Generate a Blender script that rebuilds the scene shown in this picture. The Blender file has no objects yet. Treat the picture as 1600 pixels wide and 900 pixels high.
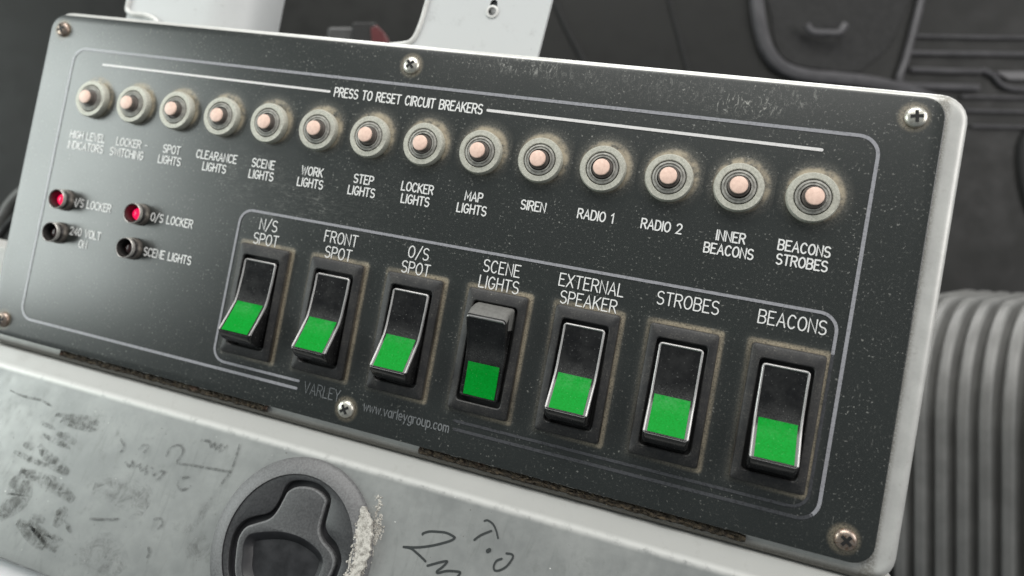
import bpy, math, random
from mathutils import Vector, Matrix
from mathutils.geometry import tessellate_polygon
random.seed(7)
U = 0.024                      # one breaker pitch in metres; all mesh numbers below are in pitches
SC = bpy.context.scene
COL = SC.collection
PI = math.pi

# ------------------------------------------------------------------ camera
# panel frame: X along the panel, Y up the panel, Z out of it; the panel leans back 35 degrees
TILT = math.radians(55)
W = Matrix.Translation((0, 0, 1.0)) @ Matrix.Rotation(TILT, 4, 'X')
CR = Matrix(((0.9456133600762157, 0.18129917652085872, -0.2700851381291236),
             (0.16515640654292366, -0.9828907979650265, -0.08154164980855982),
             (-0.2802476308966728, 0.03250058258757514, -0.9593773905550778)))
CC = Vector((11.89249619, -0.38549584, 10.63764081))
cx, cy, cz = CR[0], -CR[1], -CR[2]          # camera right, up, back in the panel frame
camd = bpy.data.cameras.new('camera')
cam = bpy.data.objects.new('camera', camd)
COL.objects.link(cam)
cm = Matrix(((cx[0], cy[0], cz[0], CC[0]*U), (cx[1], cy[1], cz[1], CC[1]*U),
             (cx[2], cy[2], cz[2], CC[2]*U), (0, 0, 0, 1)))
cam.matrix_world = W @ cm
camd.sensor_width = 36
camd.lens = 24.75
camd.shift_y = -65.09/1600
camd.clip_start = 0.01
camd.clip_end = 50
camd.dof.use_dof = True
camd.dof.focus_distance = 10.6*U
camd.dof.aperture_fstop = 6.8
SC.camera = cam

# ------------------------------------------------------------------ light
world = bpy.data.worlds.new('World')
SC.world = world
world.use_nodes = True
bg = world.node_tree.nodes['Background']
bg.inputs[0].default_value = (0.86, 0.95, 1.0, 1)
bg.inputs[1].default_value = 0.16

def area(name, pos, target, sx, sy, radiance, color):
    ld = bpy.data.lights.new(name, 'AREA')
    ld.shape = 'RECTANGLE'
    ld.size = sx*U
    ld.size_y = sy*U
    ld.energy = radiance*PI*sx*U*sy*U
    ld.color = color
    o = bpy.data.objects.new(name, ld)
    COL.objects.link(o)
    p, t = Vector(pos)*U, Vector(target)*U
    zz = (p-t).normalized()
    xx = Vector((0, 1, 0)).cross(zz).normalized()
    yy = zz.cross(xx)
    o.matrix_world = W @ Matrix(((xx[0], yy[0], zz[0], p[0]), (xx[1], yy[1], zz[1], p[1]), (xx[2], yy[2], zz[2], p[2]), (0, 0, 0, 1)))
    return o
area('side_window_light', (-32, 1.0, 17.5), (0, -1, 12.5), 18, 25, 7.0, (0.92, 1.0, 0.965))
area('streak_light', (-32, 0, 36), (0, -1, 12), 3, 8, 3.5, (0.92, 1.0, 0.97))  # added strip lamp, puts a second streak in the plate sheen
area('back_top_light', (0, 42, -28), (6, 0, -1), 70, 26, 4.5, (1.0, 0.99, 0.97))  # added lamp high behind the panel, about where the windscreen would be
area('top_key_light', (4, 45, 27), (6, 0, 0), 60, 30, 6.2, (1.0, 0.985, 0.95))  # added key lamp above and in front, not where the windscreen is
area('door_window_light', (52, 16, 10), (10, 0, 0), 26, 30, 4.2, (1.0, 0.97, 0.95))

SC.view_settings.view_transform = 'Standard'
SC.view_settings.look = 'None'
SC.view_settings.exposure = 0
SC.view_settings.gamma = 1
SC.cycles.use_denoising = True
SC.cycles.max_bounces = 8
SC.cycles.caustics_reflective = False
SC.cycles.caustics_refractive = False

# ------------------------------------------------------------------ node helpers
class NT:
    def __init__(self, name):
        self.m = bpy.data.materials.new(name)
        self.m.use_nodes = True
        self.t = self.m.node_tree
        self.b = self.t.nodes['Principled BSDF']
        self.out = self.t.nodes['Material Output']
        tc = self.t.nodes.new('ShaderNodeTexCoord')
        mp = self.t.nodes.new('ShaderNodeVectorMath')
        mp.operation = 'SCALE'
        mp.inputs[3].default_value = 1/U
        self.t.links.new(tc.outputs['Object'], mp.inputs[0])
        self.co = mp.outputs[0]
        s = self.t.nodes.new('ShaderNodeSeparateXYZ')
        self.t.links.new(self.co, s.inputs[0])
        self.x, self.y, self.z = (V(self, s.outputs[i]) for i in range(3))
    def vary(self):
        oi = self.t.nodes.new('ShaderNodeObjectInfo')
        k = self.math('MULTIPLY', V(self, oi.outputs['Random']), 41.0)
        a = self.t.nodes.new('ShaderNodeVectorMath')
        a.operation = 'ADD'
        self.t.links.new(self.co, a.inputs[0])
        self.put(k, a.inputs[1])
        self.co = a.outputs[0]
        return self
    def put(self, v, sock):
        if isinstance(v, V): v = v.s
        if hasattr(v, 'is_linked'): self.t.links.new(v, sock)
        elif isinstance(v, (tuple, list)):
            sock.default_value = (*v, 1) if len(v) == 3 and len(sock.default_value) == 4 else v
        else: sock.default_value = v
    def math(self, op, a, b=0, clamp=False):
        n = self.t.nodes.new('ShaderNodeMath')
        n.operation = op
        n.use_clamp = clamp
        self.put(a, n.inputs[0]); self.put(b, n.inputs[1])
        return V(self, n.outputs[0])
    def scaled(self, sx, sy, sz=1, rot=0):
        n = self.t.nodes.new('ShaderNodeMapping')
        n.inputs['Scale'].default_value = (sx, sy, sz)
        n.inputs['Rotation'].default_value = (0, 0, rot)
        self.t.links.new(self.co, n.inputs[0])
        return n.outputs[0]
    def noise(self, scale, detail=3, rough=0.55, co=None, dist=0):
        n = self.t.nodes.new('ShaderNodeTexNoise')
        n.inputs['Scale'].default_value = scale
        n.inputs['Detail'].default_value = detail
        n.inputs['Roughness'].default_value = rough
        n.inputs['Distortion'].default_value = dist
        self.t.links.new(co or self.co, n.inputs['Vector'])
        return V(self, n.outputs[0])
    def step(self, v, a, b, to0=0, to1=1):
        n = self.t.nodes.new('ShaderNodeMapRange')
        n.interpolation_type = 'SMOOTHSTEP'
        self.put(v, n.inputs[0])
        for i, k in enumerate((a, b, to0, to1)): n.inputs[1+i].default_value = k
        return V(self, n.outputs[0])
    def mix(self, f, a, b):
        n = self.t.nodes.new('ShaderNodeMix')
        n.data_type = 'RGBA'
        self.put(f, n.inputs[0]); self.put(a, n.inputs[6]); self.put(b, n.inputs[7])
        return n.outputs[2]
    def blob(self, x, y, rx, ry, ang=0):
        c, s = math.cos(ang), math.sin(ang)
        dx, dy = self.x-x, self.y-y
        a, b = (dx*c+dy*s)*(1/rx), (dy*c-dx*s)*(1/ry)
        return self.step((a*a+b*b), 1.0, 0.1)
    def bump(self, h, strength, dist):
        n = self.t.nodes.new('ShaderNodeBump')
        n.inputs['Strength'].default_value = strength
        n.inputs['Distance'].default_value = dist*U
        self.put(h, n.inputs['Height'])
        self.t.links.new(n.outputs[0], self.b.inputs['Normal'])
    def set(self, **k):
        for a, v in k.items(): self.put(v, self.b.inputs[dict(color='Base Color', rough='Roughness', metal='Metallic', spec='Specular IOR Level', coat='Coat Weight', emit='Emission Color', estr='Emission Strength', alpha='Alpha', trans='Transmission Weight')[a]])
        return self
class V:
    def __init__(self, n, s): self.n, self.s = n, s
    def __add__(self, o): return self.n.math('ADD', self, o)
    def __sub__(self, o): return self.n.math('SUBTRACT', self, o)
    def __mul__(self, o): return self.n.math('MULTIPLY', self, o)
    def abs(self): return self.n.math('ABSOLUTE', self)
    def max(self, o): return self.n.math('MAXIMUM', self, o)
    def min(self, o): return self.n.math('MINIMUM', self, o)
    def sqrt(self): return self.n.math('SQRT', self)
    def sat(self): return self.n.math('ADD', self, 0, True)
    def round(self): return self.n.math('ROUND', self)

def simple(name, color, rough=0.5, metal=0.0, var=0.15, scale=6, bump=0, bscale=80, spec=0.5):
    n = NT(name)
    v = n.noise(scale, 5, 0.6)
    f = n.step(v, 0.3, 0.7)
    n.set(color=n.mix(f, tuple(c*(1-var) for c in color), tuple(min(1, c*(1+var)) for c in color)),
          rough=n.step(v, 0.25, 0.75, rough*0.85, min(1, rough*1.15)), metal=metal, spec=spec)
    if bump: n.bump(n.noise(bscale, 3), bump, 0.01)
    return n.m

# ------------------------------------------------------------------ materials
SWX, SWP, SWY = 4.42, 1.436, -1.735          # first rocker switch, switch pitch, switch row
BRY = 1.375                                  # breaker row
def mat_plate():
    n = NT('black_engraved_plate')
    x, y = n.x, n.y
    grain = n.noise(38, 4, 0.75)
    fine = n.noise(90, 2, 0.6)
    big = n.noise(0.9, 4, 0.6)
    dens = n.step(big, 0.2, 0.85, 0.45, 0.85)
    speck = n.step(n.noise(25, 2, 0.5), 0.615, 0.70)*n.step(n.noise(2.6, 4, 0.65), 0.4, 0.68, 0.12, 1.0)
    speck2 = n.step(fine, 0.62, 0.72)*(dens*0.45+0.2)
    fibres = n.step(n.noise(16, 3, 0.6, n.scaled(1.0, 0.25, 1, 0.6), 2.5), 0.655, 0.7)*n.step(n.noise(1.6, 2), 0.5, 0.7)
    fx = x-x.round().max(0).min(13)
    dy = y-(BRY+0.05)
    fh = fx-0.035
    d = (fh*fh+dy*dy).sqrt()
    halo = n.step(d, 0.56, 0.33)*n.step(grain, 0.35, 0.65)*n.step(x, -0.6, 6.0, 0.25, 1.0)
    ring = n.step(d, 0.435, 0.35)*n.step(n.noise(5, 4, 0.7), 0.3, 0.6)
    u = (x-SWX)*(1/SWP)
    ux = (u-u.round().max(0).min(6))*SWP
    bx, by = (ux.abs()-0.5).max(0), ((y-SWY).abs()-0.97).max(0)
    db = (bx*bx+by*by).sqrt()
    halob = n.step(db, 0.17, 0.0)*n.step(grain, 0.38, 0.6)
    line = n.step(db, 0.085, 0.03)*n.step(grain, 0.25, 0.6)*n.step(n.noise(2.3, 3), 0.25, 0.6, 0.35, 1.0)*n.step(ux+(y-SWY)*0.35, -0.7, 0.35, 0.12, 1.0)
    st = n.noise(7, 7, 0.75, n.scaled(0.8, 3.0, 1, -0.25), 1.6)
    sm = n.step(st, 0.46, 0.85)*(n.step(n.noise(1.6, 3), 0.35, 0.65)*0.8+0.2)
    smear = sm*(n.blob(4.2, 0.25, 1.5, 0.75, -0.2)*0.75+n.blob(6.0, 0.2, 1.2, 0.8, 0.2)*0.4)
    scr = n.step(n.noise(9, 5, 0.8, n.scaled(1.6, 0.7, 1, 0.5), 1.5), 0.52, 0.66)
    scratch = scr*(n.blob(8.3, 2.86, 1.1, 0.2)*0.6+n.blob(11.9, 2.58, 0.7, 0.22)*0.9+n.blob(10.4, 2.75, 2.2, 0.3)*0.22+n.blob(12.6, 2.8, 0.5, 0.25)*0.4)
    lint = n.step(n.noise(22, 4, 0.8), 0.6, 0.75)*(n.blob(11.4, 2.6, 3.2, 0.5)*0.7)
    film = n.step(n.noise(60, 3, 0.7), 0.2, 0.8, 0.015, 0.075)
    dust = (speck*0.72+speck2*0.8+fibres*0.5+halo*0.3+halob*0.16+smear+scratch+lint+film).sat()
    sxn = (x-6.485)*(1/7.63)
    sdx = (sxn-sxn.round().max(-1).min(1))*7.63
    sdy = ((y+0.232).abs()-2.912)
    sd = (sdx*sdx+sdy*sdy).sqrt()
    sring = n.step(sd, 0.24, 0.15)*n.step(grain, 0.3, 0.6)
    c = n.mix(dust, (0.0105, 0.0142, 0.0138), (0.29, 0.29, 0.265))
    tan = (ring*0.7+line*0.75+halo*0.12+sring*0.5).sat()
    c = n.mix(tan, c, (0.47, 0.40, 0.285))
    n.set(color=c, rough=((dust+tan)*0.25+n.step(big, 0.2, 0.8, 0.285, 0.31)).sat(), spec=0.8)
    return n.m
M = {}
M['plate'] = mat_plate()
def mat_print(name, col, wear):
    n = NT(name)
    w = n.step(n.noise(26, 4, 0.7), 0.30, 0.55)
    n.set(color=n.mix(w, tuple(c*(1-wear) for c in col), col), rough=0.3, spec=0.8)
    return n.m
M['white'] = mat_print('white_print', (0.92, 0.92, 0.90), 0.12)
M['whiteline'] = mat_print('bright_line', (0.82, 0.80, 0.79), 0.15)
M['grey'] = mat_print('grey_line', (0.36, 0.36, 0.385), 0.35)
M['darkline'] = mat_print('dark_grey_line', (0.075, 0.076, 0.082), 0.6)  # lower right border runs, printed darker than the rest
M['dimgrey'] = mat_print('faded_print', (0.22, 0.23, 0.235), 0.55)
def mat_housing():
    n = NT('grey_painted_metal')
    g = n.noise(40, 3, 0.7)
    b = n.noise(3, 5, 0.65)
    dirt = n.step(n.noise(9, 5, 0.7), 0.55, 0.8)*0.5
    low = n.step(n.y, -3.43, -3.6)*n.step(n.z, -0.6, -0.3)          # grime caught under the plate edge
    near = n.step(n.x, 14.60, 14.51)*n.step(g, 0.3, 0.6)*n.step(n.x, 14.3, 14.45)
    c = n.mix(n.step(b, 0.3, 0.7), (0.58, 0.58, 0.555), (0.67, 0.67, 0.64))
    c = n.mix((dirt*0.6+near*0.7).sat(), c, (0.22, 0.20, 0.165))
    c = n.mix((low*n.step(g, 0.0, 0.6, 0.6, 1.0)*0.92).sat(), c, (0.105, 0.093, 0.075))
    n.set(color=c, rough=0.42, metal=0.25)
    n.bump(g, 0.08, 0.01)
    return n.m
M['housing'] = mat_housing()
def mat_console():
    n = NT('scuffed_grey_metal')
    b = n.noise(0.7, 5, 0.65)
    c = n.noise(4, 5, 0.7)
    g = n.noise(50, 3, 0.7)
    base = n.mix(n.step(b, 0.3, 0.7), (0.26, 0.27, 0.265), (0.35, 0.36, 0.35))
    stain = n.step(c, 0.53, 0.75)*n.step(n.y, -4.1, -4.4)*0.5
    str_ = n.step(n.noise(2.4, 4, 0.6, n.scaled(2.2, 0.5, 1, 0.5), 1.2), 0.5, 0.75)*n.step(n.y, -4.1, -4.4)*0.4
    speck = n.step(n.noise(16, 2), 0.72, 0.77)
    col = n.mix((stain+str_).sat(), base, (0.20, 0.21, 0.20))
    col = n.mix(speck*0.6, col, (0.10, 0.09, 0.08))
    col = n.mix(n.step(n.noise(11, 2), 0.75, 0.78), col, (0.75, 0.75, 0.72))
    ledge = n.step(n.y, -4.02, -3.985)
    fold_highlight = n.step((n.y+4.0).abs(), 0.085, 0.0)*n.step(n.z, -0.2, -0.1)  # highlight along the fold, painted as a paler line
    paint = n.mix(n.step(c, 0.55, 0.8)*0.35, (0.46, 0.46, 0.44), (0.30, 0.29, 0.265))
    col = n.mix(ledge, col, paint)
    col = n.mix(fold_highlight*n.step(c, 0.25, 0.5), col, (0.66, 0.66, 0.635))
    n.set(color=col, rough=n.step(c, 0.3, 0.7, 0.36, 0.52), metal=n.step(n.y, -3.98, -4.02, 0.0, 0.35))
    n.bump(g*0.6+c*0.5, 0.07, 0.02)
    return n.m
M['console'] = mat_console()
def mat_ink(name, col, lo, hi, scale, amt=1.0, hatch=False):
    n = NT(name)
    a = n.step(n.noise(scale, 4, 0.75, None, 0.6), lo, hi)*amt
    if hatch: a = a*n.step(n.noise(1.0, 3, 0.6, n.scaled(15, 3.2, 1, 0.55), 0.5), 0.33, 0.6, 0.25, 1.0)
    n.set(color=col, rough=0.5, alpha=a)
    return n.m
M['ink'] = mat_ink('marker_ink', (0.035, 0.04, 0.04), 0.2, 0.42, 14, 0.92)
M['scuff'] = mat_ink('dark_scuff', (0.12, 0.125, 0.115), 0.34, 0.74, 10, 0.46, True)
M['faint'] = mat_ink('faint_ink', (0.11, 0.115, 0.11), 0.34, 0.66, 8, 0.34)
M['smudge'] = mat_ink('soft_smudge', (0.12, 0.12, 0.115), 0.36, 0.85, 4, 0.17)
def mat_bezel():
    n = NT('dusty_black_plastic').vary()
    g = n.noise(45, 4, 0.75)
    b = n.noise(5, 4, 0.6)
    sp = n.step(n.noise(30, 2), 0.67, 0.74)
    low = n.step(n.z, 0.085, 0.0)
    d = (n.step(g, 0.35, 0.75)*n.step(b, 0.3, 0.7)*0.22+sp*0.4).sat()
    c = n.mix(d, (0.020, 0.020, 0.021), (0.30, 0.28, 0.245))
    c = n.mix((low*n.step(g, 0.3, 0.6)*0.6).sat(), c, (0.30, 0.245, 0.17))
    n.set(color=c, rough=0.55)
    n.bump(g, 0.15, 0.01)
    return n.m
M['bezel'] = mat_bezel()
def mat_rocker():
    n = NT('glossy_black_rocker').vary()
    sp = n.step(n.noise(34, 2), 0.66, 0.74)
    film = n.step(n.noise(4, 5, 0.7), 0.3, 0.8)*0.10
    band = n.step((n.y+0.02).abs(), 0.24, 0.0)*n.step(n.noise(60, 3, 0.8), 0.35, 0.7)*0.16
    d = (sp*0.3+film*0.6+band).sat()
    n.set(color=n.mix(d, (0.008, 0.008, 0.0085), (0.33, 0.33, 0.32)), rough=(d*0.6+0.17).sat())
    return n.m
M['rocker'] = mat_rocker()
M['lit_end'] = simple('lit_rocker_end', (0.15, 0.148, 0.14), 0.6, 0, 0.15, 20)  # light on the tipped rocker's top end, painted as lighter grey
M['rim'] = simple('glint_rocker_edge', (0.45, 0.44, 0.435), 0.3, 0.3, 0.08, 5)  # reflection along the rocker bevels, painted as light grey
def mat_green(name, a, b):
    n = NT(name).vary()
    g = n.noise(36, 4, 0.75)
    veil = n.step(n.y.abs(), 0.34, 0.02)*n.step(n.noise(20, 4, 0.75), 0.3, 0.65)*n.step(n.noise(2.5, 2), 0.3, 0.6)*0.34
    sp = n.step(n.noise(34, 2), 0.66, 0.74)
    c = n.mix(n.step(g, 0.3, 0.7), a, b)
    c = n.mix((sp*0.4+veil).sat(), c, (0.14, 0.38, 0.17))
    n.set(color=c, rough=0.4, spec=0.06)
    return n.m
M['green'] = mat_green('green_plastic', (0.0012, 0.245, 0.018), (0.002, 0.33, 0.034))
def mat_nut():
    n = NT('dusty_nut').vary()
    g = n.noise(30, 4, 0.75)
    c = n.mix(n.step(g, 0.3, 0.7), (0.47, 0.465, 0.40), (0.68, 0.67, 0.59))
    n.set(color=c, rough=0.55, metal=0.3)
    n.bump(g, 0.12, 0.02)
    return n.m
M['nut'] = mat_nut()
M['collar'] = simple('dark_collar', (0.40, 0.39, 0.355), 0.5, 0.2, 0.3, 12)
M['sleeve'] = simple('brown_sleeve', (0.13, 0.112, 0.10), 0.5)
M['cap'] = simple('pale_pink_cap', (0.92, 0.65, 0.54), 0.42, 0, 0.12, 14)
M['groove'] = simple('dark_groove', (0.012, 0.012, 0.012), 0.7)
M['chrome'] = simple('tarnished_chrome', (0.60, 0.575, 0.54), 0.32, 0.45, 0.25, 10)
M['lamp_base'] = simple('dull_lamp_body', (0.20, 0.18, 0.16), 0.4, 0.6, 0.35, 10)
M['tube_in'] = simple('dark_tube', (0.065, 0.06, 0.058), 0.3, 0.4)
def mat_led(name, col, e):
    n = NT(name)
    n.set(color=col, rough=0.2, emit=(1.0, 0.004, 0.085), estr=e)
    return n.m
M['led_on'] = mat_led('glowing_red_lens', (0.5, 0.01, 0.05), 1.05)
M['led_off'] = simple('unlit_lens', (0.045, 0.022, 0.022), 0.15)
def mat_screw(name, col, rust):
    n = NT(name)
    g = n.noise(24, 4, 0.7)
    n.set(color=n.mix(n.step(g, 0.45, 0.7)*rust if isinstance(n.step(g, .45, .7), V) else 0, col, (0.20, 0.11, 0.06)), rough=0.34, metal=0.75)
    n.bump(g, 0.12, 0.02)
    return n.m
M['screw'] = mat_screw('steel_screw', (0.78, 0.76, 0.68), 0.35)
M['screw_rust'] = mat_screw('rusty_screw', (0.40, 0.33, 0.28), 1.0)
M['foam'] = None
def mat_foam():
    n = NT('crumbling_foam')
    g = n.noise(14, 5, 0.8)
    h = n.noise(30, 3, 0.8)
    c = n.mix(n.step(g, 0.35, 0.7), (0.018, 0.014, 0.010), (0.10, 0.075, 0.045))
    c = n.mix(n.step(h, 0.64, 0.72), c, (0.42, 0.34, 0.20))
    c = n.mix(n.step(n.noise(1.1, 2), 0.66, 0.72)*0.5, c, (0.10, 0.04, 0.028))
    n.set(color=c, rough=0.9)
    n.bump(h, 0.8, 0.05)
    return n.m
M['foam'] = mat_foam()
def mat_bracket():
    n = NT('pale_grey_paint')
    d = n.step(n.noise(2.2, 6, 0.75), 0.56, 0.72)*0.35
    k = n.step(n.noise(11, 4, 0.7), 0.66, 0.72)*n.step(n.noise(1.3, 3), 0.5, 0.65)*0.7
    n.set(color=n.mix((d+k).sat(), (0.575, 0.59, 0.59), (0.33, 0.33, 0.33)), rough=0.5, metal=0.1)
    n.bump(n.noise(40, 3), 0.05, 0.01)
    return n.m
M['bracket'] = mat_bracket()
M['bracket_edge'] = simple('pale_paint_edge', (0.66, 0.66, 0.64), 0.5, 0.1, 0.08, 6)
M['trim'] = simple('black_cab_plastic', (0.0115, 0.0118, 0.0108), 0.5, 0, 0.15, 1.2, 0.1, 18, 0.3)
M['trim_rim'] = simple('lit_cab_plastic_edge', (0.082, 0.080, 0.085), 0.4, 0, 0.15, 2)  # highlights on moulded edges and handle put into a lighter grey
M['bellows'] = simple('grey_rubber', (0.205, 0.205, 0.198), 0.42, 0, 0.12, 1.2)
M['latch'] = simple('textured_black_plastic', (0.040, 0.041, 0.043), 0.42, 0, 0.25, 30, 0.35, 90)
M['latch_ring'] = simple('textured_black_flange', (0.14, 0.141, 0.143), 0.42, 0, 0.25, 30, 0.35, 90)
M['latch_paddle'] = simple('textured_black_paddle', (0.07, 0.071, 0.073), 0.42, 0, 0.25, 30, 0.35, 90)
M['latch_in'] = simple('smooth_black_plastic', (0.018, 0.018, 0.020), 0.4, 0, 0.3, 4)
def mat_chalk():
    n = NT('chalky_paint')
    g = n.noise(15, 5, 0.8)
    c = n.mix(n.step(g, 0.35, 0.6), (0.24, 0.225, 0.20), (0.60, 0.58, 0.53))
    n.set(color=c, rough=0.95)
    return n.m
M['chalk'] = mat_chalk()
M['cover'] = simple('white_sheet_plastic', (0.80, 0.80, 0.81), 0.5, 0, 0.03)
M['red_plastic'] = simple('red_plastic', (0.09, 0.012, 0.014), 0.5)
M['grey_plastic'] = simple('grey_plastic', (0.06, 0.06, 0.06), 0.5)
M['cable'] = simple('grey_hose_rubber', (0.10, 0.10, 0.095), 0.5)

# ------------------------------------------------------------------ mesh helpers
class MB:
    def __init__(self): self.v, self.f, self.m = [], [], []
    def add(self, vs, fs, mi=0):
        o = len(self.v)
        self.v += [tuple(p) for p in vs]
        self.f += [tuple(i+o for i in f) for f in fs]
        self.m += [mi]*len(fs)
    def loft(self, loops, cap0=True, cap1=True, mi=0, mis=None):
        n = len(loops[0])
        vs = [p for l in loops for p in l]
        o = len(self.v)
        self.v += [tuple(p) for p in vs]
        for k in range(len(loops)-1):
            for i in range(n):
                j = (i+1) % n
                self.f.append((o+k*n+i, o+k*n+j, o+(k+1)*n+j, o+(k+1)*n+i))
                self.m.append(mis[k] if mis else mi)
        if cap0: self.f.append(tuple(o+i for i in reversed(range(n)))); self.m.append(mis[0] if mis else mi)
        if cap1: self.f.append(tuple(o+(len(loops)-1)*n+i for i in range(n))); self.m.append(mis[-1] if mis else mi)
    def lathe(self, prof, n=40, c=(0, 0), mi=0, mis=None, cap0=False, cap1=True):
        loops = [[(c[0]+r*math.cos(2*PI*i/n), c[1]+r*math.sin(2*PI*i/n), z) for i in range(n)] for r, z in prof]
        self.loft(loops, cap0, cap1, mi, mis)
    def box(self, x0, x1, y0, y1, z0, z1, bev=0.0, mi=0):
        if bev:
            self.loft([rr(x0+bev, x1-bev, y0+bev, y1-bev, bev*.5, z0, 2), rr(x0, x1, y0, y1, bev, z0+bev, 2),
                       rr(x0, x1, y0, y1, bev, z1-bev, 2), rr(x0+bev, x1-bev, y0+bev, y1-bev, bev*.5, z1, 2)], mi=mi)
        else:
            self.loft([[(x0, y0, z), (x1, y0, z), (x1, y1, z), (x0, y1, z)] for z in (z0, z1)], mi=mi)
    def strip(self, pts, w, z, closed=False, mi=0, taper=False):
        pts = [Vector((p[0], p[1])) for p in pts]
        n = len(pts)
        L, R = [], []
        for i, p in enumerate(pts):
            a = pts[(i-1) % n] if (closed or i > 0) else None
            b = pts[(i+1) % n] if (closed or i < n-1) else None
            d0 = (p-a).normalized() if a is not None and (p-a).length > 1e-9 else None
            d1 = (b-p).normalized() if b is not None and (b-p).length > 1e-9 else None
            if d0 is None: d0 = d1
            if d1 is None: d1 = d0
            nn = Vector((-(d0.y+d1.y), d0.x+d1.x))
            if nn.length < 1e-6: nn = Vector((-d0.y, d0.x))
            nn.normalize()
            k = nn.dot(Vector((-d0.y, d0.x)))
            h = w/2/max(k, 0.55)
            if taper: h *= 0.35+0.65*math.sin(PI*min(1, max(0.08, i/(n-1))*0.92))
            L.append(p+nn*h); R.append(p-nn*h)
        vs = [(p.x, p.y, z) for p in L]+[(p.x, p.y, z) for p in R]
        fs = [(n+i, n+(i+1) % n, (i+1) % n, i) for i in range(n if closed else n-1)]
        if not closed and not taper:
            for e, q in ((0, 1), (n-1, n-2)):
                d = (pts[e]-pts[q]).normalized()
                s = Vector((-d.y, d.x))
                base = len(vs)
                for k in range(1, 6):
                    a = PI*k/6
                    pt = pts[e]+s*(w/2*math.cos(a))+d*(w/2*math.sin(a))
                    vs.append((pt.x, pt.y, z))
                first, last = (n+e, e) if e == 0 else (e, n+e)
                fs.append(tuple([first]+[base+k for k in range(5)]+[last]) if True else ())
        self.add(vs, fs, mi)
    def holed(self, outer, hole, z, mi=0):
        o = [Vector((p[0], p[1], 0)) for p in outer]
        h = [Vector((p[0], p[1], 0)) for p in hole]
        tris = tessellate_polygon([o, h])
        pts = [(p.x, p.y, z) for p in o+h]
        fs = []
        for t in tris:
            a, b, c = (Vector(pts[i]) for i in t)
            fs.append(t if (b-a).cross(c-a).z > 0 else (t[0], t[2], t[1]))
        self.add(pts, fs, mi)
    def build(self, name, mats, parent=None, loc=None, xf=None, smooth=True, angle=35):
        me = bpy.data.meshes.new(name)
        vs = [xf(*p) for p in self.v] if xf else self.v
        me.from_pydata([(p[0]*U, p[1]*U, p[2]*U) for p in vs], [], self.f)
        for k in (mats if isinstance(mats, (list, tuple)) else [mats]): me.materials.append(M[k])
        me.polygons.foreach_set('material_index', self.m)
        me.validate()
        import bmesh
        bm = bmesh.new(); bm.from_mesh(me)
        bmesh.ops.remove_doubles(bm, verts=bm.verts, dist=1e-7)
        bm.to_mesh(me); bm.free()
        if smooth:
            me.shade_smooth()
            me.set_sharp_from_angle(angle=math.radians(angle))
        me.update()
        o = bpy.data.objects.new(name, me)
        COL.objects.link(o)
        if parent: o.parent = parent
        if loc: o.location = Vector(loc)*U
        return o
def arc(cx, cy, rx, ry, a0, a1, n=8):
    return [(cx+rx*math.cos(math.radians(a0+(a1-a0)*i/n)), cy+ry*math.sin(math.radians(a0+(a1-a0)*i/n))) for i in range(n+1)]
def rr(x0, x1, y0, y1, r, z, n=6):
    r = max(r, 1e-4)
    p = []
    for (a, b, s) in ((x1-r, y0+r, -90), (x1-r, y1-r, 0), (x0+r, y1-r, 90), (x0+r, y0+r, 180)):
        p += arc(a, b, r, r, s, s+90, n)
    return [(q[0], q[1], z) for q in p]
def thing(name, label, cat, mat=None, group=None):
    o = bpy.data.objects.new(name, None)
    COL.objects.link(o)
    o.empty_display_size = 0.02
    o.matrix_world = mat if mat else W
    return tag(o, label, cat, group)
def tag(o, label, cat, group=None):
    o['label'] = label; o['category'] = cat
    if group: o['group'] = group
    return o
def smooth_path(pts, n=5, closed=False):
    out = []
    P = [Vector((*p, 0)) if len(p) == 2 else Vector(p) for p in pts]
    N = len(P)
    for i in range(N if closed else N-1):
        g = lambda k: P[k % N] if closed else P[min(max(k, 0), N-1)]
        a, b, c, d = g(i-1), g(i), g(i+1), g(i+2)
        for k in range(n):
            t = k/n
            q = 0.5*((2*b)+(c-a)*t+(2*a-5*b+4*c-d)*t*t+(3*b-a-3*c+d)*t*t*t)
            out.append(tuple(q) if len(pts[0]) == 3 else (q.x, q.y))
    if not closed: out.append(tuple(pts[-1]))
    return out
def tube(mb, pts, r, n=12, mi=0):
    P = [Vector(p) for p in pts]
    loops = []
    ref = Vector((0, 0, 1))
    for i, p in enumerate(P):
        d = (P[min(i+1, len(P)-1)]-P[max(i-1, 0)]).normalized()
        a = d.cross(ref)
        if a.length < 1e-3: a = d.cross(Vector((1, 0, 0)))
        a.normalize(); b = a.cross(d)
        loops.append([p+(a*math.cos(2*PI*k/n)+b*math.sin(2*PI*k/n))*r for k in range(n)])
    mb.loft(loops, mi=mi)

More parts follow.
